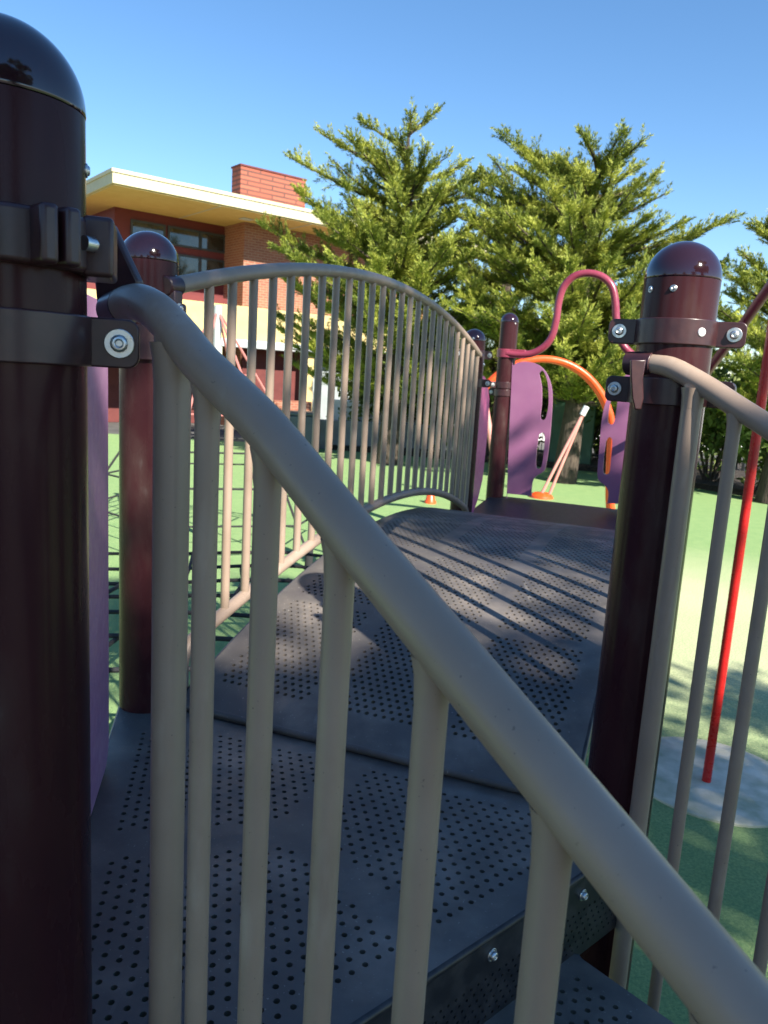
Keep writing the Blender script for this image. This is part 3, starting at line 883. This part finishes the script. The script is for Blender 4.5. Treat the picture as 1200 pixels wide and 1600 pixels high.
# ------------------------------------------------------------------ low walls, boxes, fences
def slab(name, p, q, z0, z1, th, m, label, cat, group=None):
    p = np.array(p); q = np.array(q); n_ = unit([-(q - p)[1], (q - p)[0]])
    mb = MB(); mb.prism([V3(p, z0), V3(q, z0), V3(q, z1), V3(p, z1)], V3(n_ * th, 0))
    o = mb.build(name, m, None, bevel=.01)
    return tag(o, label, cat, group)
P_ = lambda x, y, Y: atY(x, y, Y)[:2]
slab("retaining_wall", P_(470, 690, 18.9), P_(725, 690, 19.6), 0, .72, .25, M_graywall, "low grey retaining wall at the far edge of the turf, left of the far posts", "wall")
slab("boundary_wall", (-1.2, 27), (30, 24), 0, 2.6, .2, M_palewall, "bright pale boundary wall glimpsed beyond the trees", "wall")
slab("bench_wall", P_(520, 665, 20.2), P_(655, 665, 20.6), .0, 1.18, .4, M_palewall, "white low wall behind the grey retaining wall", "wall")
bb = thing("storage_box", V3(P_(462, 690, 18.2), 0), "slate blue storage box in front of the school doors", "box", rz=R(20))
MB().bx(-.45, .45, -.3, .3, 0, .85).build("box_body", M_bluebox, bb, bevel=.03, local=True)
MB().bx(-.48, .48, -.33, .33, .855, .93).build("lid", M_bluebox, bb, bevel=.02, local=True)
gb = thing("utility_box", V3(P_(890, 700, 18.5), 0), "dark green utility box beyond the leaning salmon bars", "box", rz=R(-10))
MB().bx(-.5, .5, -.4, .4, 0, 1.55).build("cabinet", M_bin, gb, bevel=.04, local=True)
MB().bx(-.54, .54, -.44, .44, 1.555, 1.64).build("lid", M_bin, gb, bevel=.03, local=True)
def fence(p, q, h, label):
    p = np.array(p); q = np.array(q); n_ = int(np.linalg.norm(q - p) / 2.2); d_ = unit(q - p)
    t = thing("picket_fence", V3((p + q) / 2, 0), label, "fence", "black picket fences behind the planting bed")
    for k in range(n_ + 1):
        c = p + (q - p) * k / n_
        MB().box(V3(c, h / 2 + .03), (.07, .07, h + .06), (V3(d_, 0), V3((-d_[1], d_[0]), 0), (0, 0, 1))).build("fence_post", M_frame, t)
    for z in (.2, h - .12): MB().box(V3((p + q) / 2, z), (np.linalg.norm(q - p), .035, .045), (V3(d_, 0), V3((-d_[1], d_[0]), 0), (0, 0, 1))).build("fence_rail", M_frame, t)
    m_ = MB()
    for s in np.arange(.11, np.linalg.norm(q - p), .125): m_.box(V3(p + d_ * s, h / 2), (.018, .018, h - .1), (V3(d_, 0), V3((-d_[1], d_[0]), 0), (0, 0, 1)))
    o = m_.build("pickets", M_frame, t, smooth=False); o["kind"] = "stuff"
fence((.8, 20.6), (8.6, 19.0), 1.75, "black picket fence behind the trees, straight beyond the far deck")
fence((8.7, 18.8), (14.5, 13.6), 1.75, "black picket fence behind the bushes at the right edge")

# ------------------------------------------------------------------ trees
def blades_mesh(name, pos, dirs, length, width, m, parent, facing=None):
    n = len(pos)
    rnd = rng.normal(size=(n, 3))
    if facing is not None: rnd = facing + rnd * .42
    side = np.cross(dirs, rnd); side /= np.linalg.norm(side, axis=1)[:, None] + 1e-9
    mid = pos + dirs * (length * .45)[:, None]
    vs = np.empty((n, 4, 3))
    vs[:, 0] = pos; vs[:, 1] = mid + side * (width / 2)[:, None]; vs[:, 2] = pos + dirs * length[:, None]; vs[:, 3] = mid - side * (width / 2)[:, None]
    vs = vs.reshape(-1, 3)
    if parent is not None: vs = vs - np.array(abs_loc(parent))
    me = bpy.data.meshes.new(name)
    me.vertices.add(n * 4); me.vertices.foreach_set("co", vs.ravel().astype(np.float32))
    me.loops.add(n * 4); me.loops.foreach_set("vertex_index", np.arange(n * 4, dtype=np.int32))
    me.polygons.add(n); me.polygons.foreach_set("loop_start", np.arange(0, n * 4, 4, dtype=np.int32))
    me.update(calc_edges=True); me.validate()
    me.materials.append(m)
    o = bpy.data.objects.new(name, me); COL.objects.link(o)
    if parent is not None: o.parent = parent
    return o

def norm_rows(a): return a / (np.linalg.norm(a, axis=1)[:, None] + 1e-9)
def limb_path(s, t, sweep=.35, n=10):
    """limb leaves the trunk flat and sweeps up to its tip"""
    s = np.array(s, float); t = np.array(t, float)
    c = s + (t - s) * .5; c[2] -= sweep * .3 * np.linalg.norm((t - s)[:2]) ; c += rng.normal(size=3) * .06 * np.linalg.norm(t - s)
    k = np.linspace(0, 1, n)[:, None]
    return (1 - k) ** 2 * s + 2 * k * (1 - k) * c + k ** 2 * t

def cypress(base, tips, hbase, label, m=M_cyp, dens=1.0, sub=.29, blade=(.042, .10), wid=.026, lean=(0, 0), name="cypress_tree"):
    base = np.array(base, float)
    t = thing(name, (base[0], base[1], 0), label, "tree", "trees beyond the play area")
    ztop_ = max(p[2] for p in tips)
    tr = MB()
    k = np.linspace(0, 1, 9)
    tp = np.array([[base[0] + .12 * math.sin(3 * u), base[1] + .1 * math.sin(2 * u + 1), u * ztop_ * .96] for u in k])
    tr.tube(tp, .26 * (1 - k * .93), 12)
    pos = []; dr = []; spr = []
    for tip in tips:
        tip = np.array(tip, float)
        horiz = np.linalg.norm(tip[:2] - base[:2])
        z0 = min(max(tip[2] - .20 * horiz - .30, hbase), ztop_ * .93)
        st = np.array([np.interp(z0, tp[:, 2], tp[:, 0]), np.interp(z0, tp[:, 2], tp[:, 1]), z0])
        pth = limb_path(st, tip)
        Ln = np.linalg.norm(np.diff(pth, axis=0), axis=1).sum()
        tr.tube(pth, np.linspace(.05, .008, len(pth)), 5, cap=False)
        ns = int(max(14, Ln / .040 * dens))
        ss = np.clip(rng.power(1.25, ns) * .98 + .02, .14, 1.0)
        idx = ss * (len(pth) - 1); i0 = np.minimum(idx.astype(int), len(pth) - 2); fr = (idx - i0)[:, None]
        p0 = pth[i0] * (1 - fr) + pth[i0 + 1] * fr
        tan = norm_rows(pth[i0 + 1] - pth[i0])
        rv = rng.normal(size=(ns, 3)) * np.array([1, 1, .24])
        sdv = norm_rows(tan * .9 + norm_rows(rv) * .8 + np.array([lean[0], lean[1], .10]))
        sl = (.16 + sub * Ln * .42 * (1 - ss) ** .8) * rng.uniform(.6, 1.25, ns)
        sl = np.minimum(sl, .7)
        for a in range(ns):
            mtu = max(3, int(sl[a] / .042))
            u = np.linspace(.12, 1, mtu)
            q = p0[a] + sdv[a] * (u * sl[a])[:, None] + np.array([0, 0, .13]) * (u ** 2 * sl[a])[:, None]
            kk = 13
            spr.append(np.repeat(.012 + .050 * (1 - u) * min(1, sl[a] / .4), kk)); pos.append(np.repeat(q, kk, 0)); dr.append(np.repeat(np.tile(sdv[a], (mtu, 1)), kk, 0))
    pos = np.vstack(pos); dr = np.vstack(dr)
    n = len(pos)
    pos = pos + rng.normal(size=(n, 3)) * np.concatenate(spr)[:, None] * np.array([1, 1, .6])
    dr = norm_rows(dr * 1.0 + rng.normal(size=(n, 3)) * np.array([.42, .42, .30]) + np.array([0, 0, .16]))
    ln = rng.uniform(*blade, n); wd = ln * rng.uniform(.18, .30, n) * (wid / .034)
    tr.build("trunk", M_bark, t)
    out = norm_rows((pos - np.array([base[0], base[1], 0])) * np.array([1, 1, 0]))
    blades_mesh("crown", pos, dr, ln, wd, m, t, norm_rows(out * .55 + np.array([0, 0, .75])))
    return n

def fill_tips(n, cx, cy, z0, z1, rx, ry, seed):
    r_ = np.random.default_rng(seed); out = []
    for i in range(n):
        a = r_.uniform(0, 2 * math.pi); z = r_.uniform(z0, z1); tz = (z - z0) / (z1 - z0)
        rad = r_.uniform(.45, 1.0) * (1 - .55 * tz ** 1.3)
        out.append((cx + rx * rad * math.cos(a), cy + ry * rad * math.sin(a), z))
    return out
T1 = [(408, 350, 16), (430, 385, 15.5), (452, 245, 16.2), (470, 300, 15.4), (500, 207, 16.3), (520, 250, 15.5), (562, 187, 16.6), (545, 215, 15.4), (596, 225, 15.2), (642, 170, 16.2), (684, 170, 16.6), (625, 205, 15.6), (665, 225, 15.4),
      (700, 245, 16.6), (724, 252, 16.8), (690, 290, 14.8), (738, 285, 16), (775, 280, 16.8), (760, 330, 15), (540, 290, 14.6), (612, 285, 14.4), (500, 340, 14.6), (570, 340, 14.0), (648, 345, 14.2), (705, 380, 14.2), (460, 400, 15.2), (520, 400, 14.2), (590, 405, 13.9), (660, 420, 14.2), (735, 400, 14.8), (440, 430, 16), (490, 455, 15), (560, 470, 14.3), (630, 480, 14.3), (700, 475, 14.5), (755, 450, 15.2)]
b1_ = atY(606, 700, 16.6)
n1 = cypress(b1_, [atY(*q) for q in T1] + fill_tips(84, b1_[0], b1_[1], 2.0, 6.7, 3.1, 2.2, 3), 1.5, "broad cypress tree rising behind the middle of the arched railing, taller than the school roof", dens=1.0)
T2 = [(786, 210, 15.2), (800, 262, 14.9), (820, 240, 15.4), (868, 250, 15.4), (917, 216, 15.3), (984, 234, 15.1), (950, 250, 14.8), (905, 262, 14.2), (850, 295, 14.2), (985, 300, 14.6), (1040, 303, 14.8), (1012, 335, 14.0), (1070, 345, 14.4), (1118, 350, 14.8), (1152, 338, 15), (950, 330, 13.4), (890, 330, 13.2), (830, 350, 13.6), (790, 330, 14.4), (770, 390, 14.4),
      (830, 410, 13.2), (890, 410, 12.9), (960, 400, 13), (1010, 410, 13.2), (1080, 410, 14), (780, 460, 13.9), (850, 480, 13), (920, 480, 12.8), (985, 490, 13.1), (740, 500, 14.6), (735, 340, 15.2), (750, 300, 15.8), (770, 320, 15), (720, 430, 14.6), (745, 390, 14.8), (725, 300, 15.6), (748, 275, 16), (765, 290, 15.4), (735, 370, 15), (760, 400, 14.6), (715, 460, 14.6), (800, 530, 13.6), (880, 545, 13.2), (950, 550, 13.2), (1050, 480, 13.8)]
b2_ = atY(884, 735, 15.2)
n2 = cypress(b2_, [atY(*q) for q in T2] + fill_tips(88, b2_[0], b2_[1], 2.0, 6.3, 3.3, 2.2, 4), 1.6, "wide cypress tree with flat sweeping tips behind the looped bar", dens=1.0, lean=(.22, 0))
T3 = [(1160, 395, 13.6), (1172, 352, 14), (1215, 340, 14), (1240, 380, 13.5), (1135, 425, 13.2), (1185, 430, 12.8), (1120, 480, 13), (1165, 500, 12.5), (1215, 470, 12.6), (1100, 520, 13.2), (1150, 560, 12.5), (1200, 560, 12.4), (1260, 500, 13), (1270, 420, 13.6), (1230, 600, 12.6), (1110, 590, 13)]
b3_ = atY(1210, 760, 14)
n3 = cypress(b3_, [atY(*q) for q in T3] + fill_tips(48, b3_[0], b3_[1], 1.9, 5.0, 2.2, 1.6, 5), 1.4, "cypress tree with wispy upright tips at the right edge behind the post with ears", dens=1.0)
T4 = [(705, 330, 18.4), (730, 300, 18.6), (752, 262, 19), (772, 250, 19), (790, 285, 18.6), (760, 340, 17.8), (720, 390, 18), (790, 390, 17.8), (815, 330, 18.4), (740, 440, 17.6), (700, 470, 18), (780, 470, 17.6), (830, 440, 18), (750, 520, 17.5), (690, 540, 18), (810, 540, 17.6)]
b4_ = atY(764, 700, 19)
cypress(b4_, [atY(*q) for q in T4] + fill_tips(56, b4_[0], b4_[1], 1.8, 6.0, 2.4, 1.8, 8), 1.3, "farther cypress tree filling the gap between the two broad cypresses", dens=.9)
# lower broad-leaved growth under and behind the cypresses
def bush(x, y, Y, r, h, n, label, m=M_leaf, zb=.3):
    c = atY(x, y, Y)
    t = thing("leafy_bush", V3(c[:2], 0), label, "bush", "leafy bushes along the fence")
    m_ = MB(); P = []; D = []
    for i in range(9):
        a = 2 * math.pi * i / 9 + rng.uniform(-.3, .3); k = rng.uniform(.4, 1)
        e = np.array([c[0] + r * k * math.cos(a), c[1] + r * k * math.sin(a), h * rng.uniform(.5, 1)])
        pth = limb_path((c[0] + .05 * math.cos(a), c[1] + .05 * math.sin(a), 0), e, .5, 6)
        m_.tube(pth, np.linspace(.035, .01, 6), 6, cap=False)
    cl_ = rng.normal(size=(26, 3)); cl_ = norm_rows(cl_) * rng.uniform(.3, 1, (26, 1)) * np.array([r, r, (h - zb) / 2]) + np.array([c[0], c[1], (h + zb) / 2])
    q = np.repeat(cl_, n // 26, 0); q = q + rng.normal(size=q.shape) * r * .2
    d_ = norm_rows(rng.normal(size=q.shape) + np.array([0, 0, .3]))
    ln = rng.uniform(.10, .2, len(q))
    m_.build("stems", M_bark, t)
    blades_mesh("leaves", q, d_, ln, ln * .55, m, t)
bush(1115, 700, 16.2, 1.2, 2.9, 3600, "light green leafy bush seen between the first two bars of the right stair railing")
bush(1190, 700, 15.0, 1.1, 2.6, 3000, "leafy bush behind the red pole")
bush(905, 690, 19.0, 1.3, 2.9, 3000, "leafy bush behind the leaning salmon bars", zb=1.6)
bush(680, 690, 20.3, 1.2, 2.4, 2600, "leafy bush behind the far end of the grey retaining wall", zb=.8)
bush(985, 700, 17.6, 1.0, 2.6, 2400, "leafy bush half hidden behind the post with ears", zb=1.0)
for x_, Y_, h_, l_ in ((585, 20.9, 2.6, "dark leafy bush behind the white low wall"), (655, 21.2, 2.9, "dark leafy bush above the right end of the white low wall"), (745, 19.9, 2.5, "dark leafy bush between the two far posts"),
                     (815, 20.6, 2.8, "dark leafy bush glimpsed above the slotted purple panel"), (945, 20.0, 2.6, "dark leafy bush beside the orange arch"), (1050, 18.6, 2.5, "dark leafy bush right behind the post with the eared collar")):
    bush(x_, 690, Y_, 1.25, h_, 5200, l_, zb=.2)
# big tree behind the viewer: its crown throws the shade over the near deck
ah = np.array([-SUN[1], SUN[0], 0]); ah = unit(ah); bh = np.cross(SUN, ah); bh = bh if bh[2] > 0 else -bh
ah = ah if ah[0] > 0 else -ah
_ea = [-2.2, -.3, .3, .6, .9, 1.15, 1.4, 1.7, 2.2, 3.0, 3.5, 5.0]
_eb = [.5, .75, .72, .55, .34, .20, .22, .20, .40, .30, .12, .05]
def topb(a): return float(np.interp(a, _ea, _eb))
r2 = np.random.default_rng(21)
P = []
def crown_pt(a, b):
    tt = 9.2 + r2.uniform(-1.5, 1.5)
    P.append(EYE + ah * a + bh * b + SUN * tt)
n_ = 0
while n_ < 400:
    a = r2.uniform(-2.2, 5.0); b = r2.uniform(-2.6, .75)
    if b > topb(a) - .2: continue
    if a > 2.2 and b < -.2 and r2.random() < .35: continue
    crown_pt(a, b); n_ += 1
n_ = 0
while n_ < 150:            # thick heart of the crown
    a = r2.uniform(-.9, 1.9); b = r2.uniform(-1.0, .55)
    if b > topb(a) - .2: continue
    crown_pt(a, b); n_ += 1
gaps = ((1.05, 1.45, .1, 1.0), (.22, 1.45, .72, 1.15), (.7, 1.45, .3, .8), (1.40, 1.95, .2, .72), (.8, 1.12, .36, .66))
n_ = 0
while n_ < 34:             # loose sprays above the crown
    a = r2.uniform(.7, 3.4); b = r2.uniform(.5, 2.3)
    if any(x0 < a < x1 and z0 < b < z1 for x0, x1, z0, z1 in gaps): continue
    crown_pt(a, b); n_ += 1
for _ in range(2): crown_pt(r2.uniform(.5, .8), r2.uniform(1.22, 1.5))
for _ in range(22): crown_pt(r2.uniform(2.0, 2.75), r2.uniform(.62, 1.15))
for _ in range(22): crown_pt(r2.uniform(3.1, 4.5), r2.uniform(1.0, 1.65))
P = np.array(P)
cc = P.mean(0)
st_ = thing("shade_tree", (cc[0], cc[1], 0), "round leafy tree behind the viewer whose crown shades the near deck", "tree")
m_ = MB()
m_.tube(spline([(cc[0], cc[1], 0), (cc[0] + .1, cc[1], 1.6), (cc[0] - .05, cc[1] + .1, 3.2), (cc[0], cc[1], cc[2])], 5), np.linspace(.28, .10, 16), 14)
for i in range(0, len(P), 9):
    m_.tube(limb_path((cc[0], cc[1], cc[2] * .55 + .2 * (i % 5)), P[i], .2, 6), np.linspace(.06, .012, 6), 5, cap=False)
m_.build("trunk", M_bark, st_)
q = np.repeat(P, 90, 0); q = q + r2.normal(size=q.shape) * .17
d_ = norm_rows(r2.normal(size=q.shape))
ln = r2.uniform(.10, .2, len(q))
blades_mesh("crown", q, d_, ln, ln * .6, M_leaf, st_)
# more trees standing behind the viewer (they show in the glossy caps)
src = [o for o in bpy.data.objects if o.name.startswith("cypress_tree")][0]
for i, (x, y, sc) in enumerate(((-9, -9, .8), (-3.5, -12, .9), (3, -12.5, 1.0), (9.5, -10, .85), (-12, -2, .8))):
    c = src.copy(); COL.objects.link(c)
    c.location = (x, y, 0); c.scale = (sc, sc, sc); c.rotation_euler = (0, 0, 1.3 * i)
    c["label"] = "cypress tree in the row behind the viewer"; c["group"] = "trees behind the viewer"
    for ch in src.children:
        k = ch.copy(); COL.objects.link(k); k.parent = c
print("BLADES", n1, n2, n3, len(q))
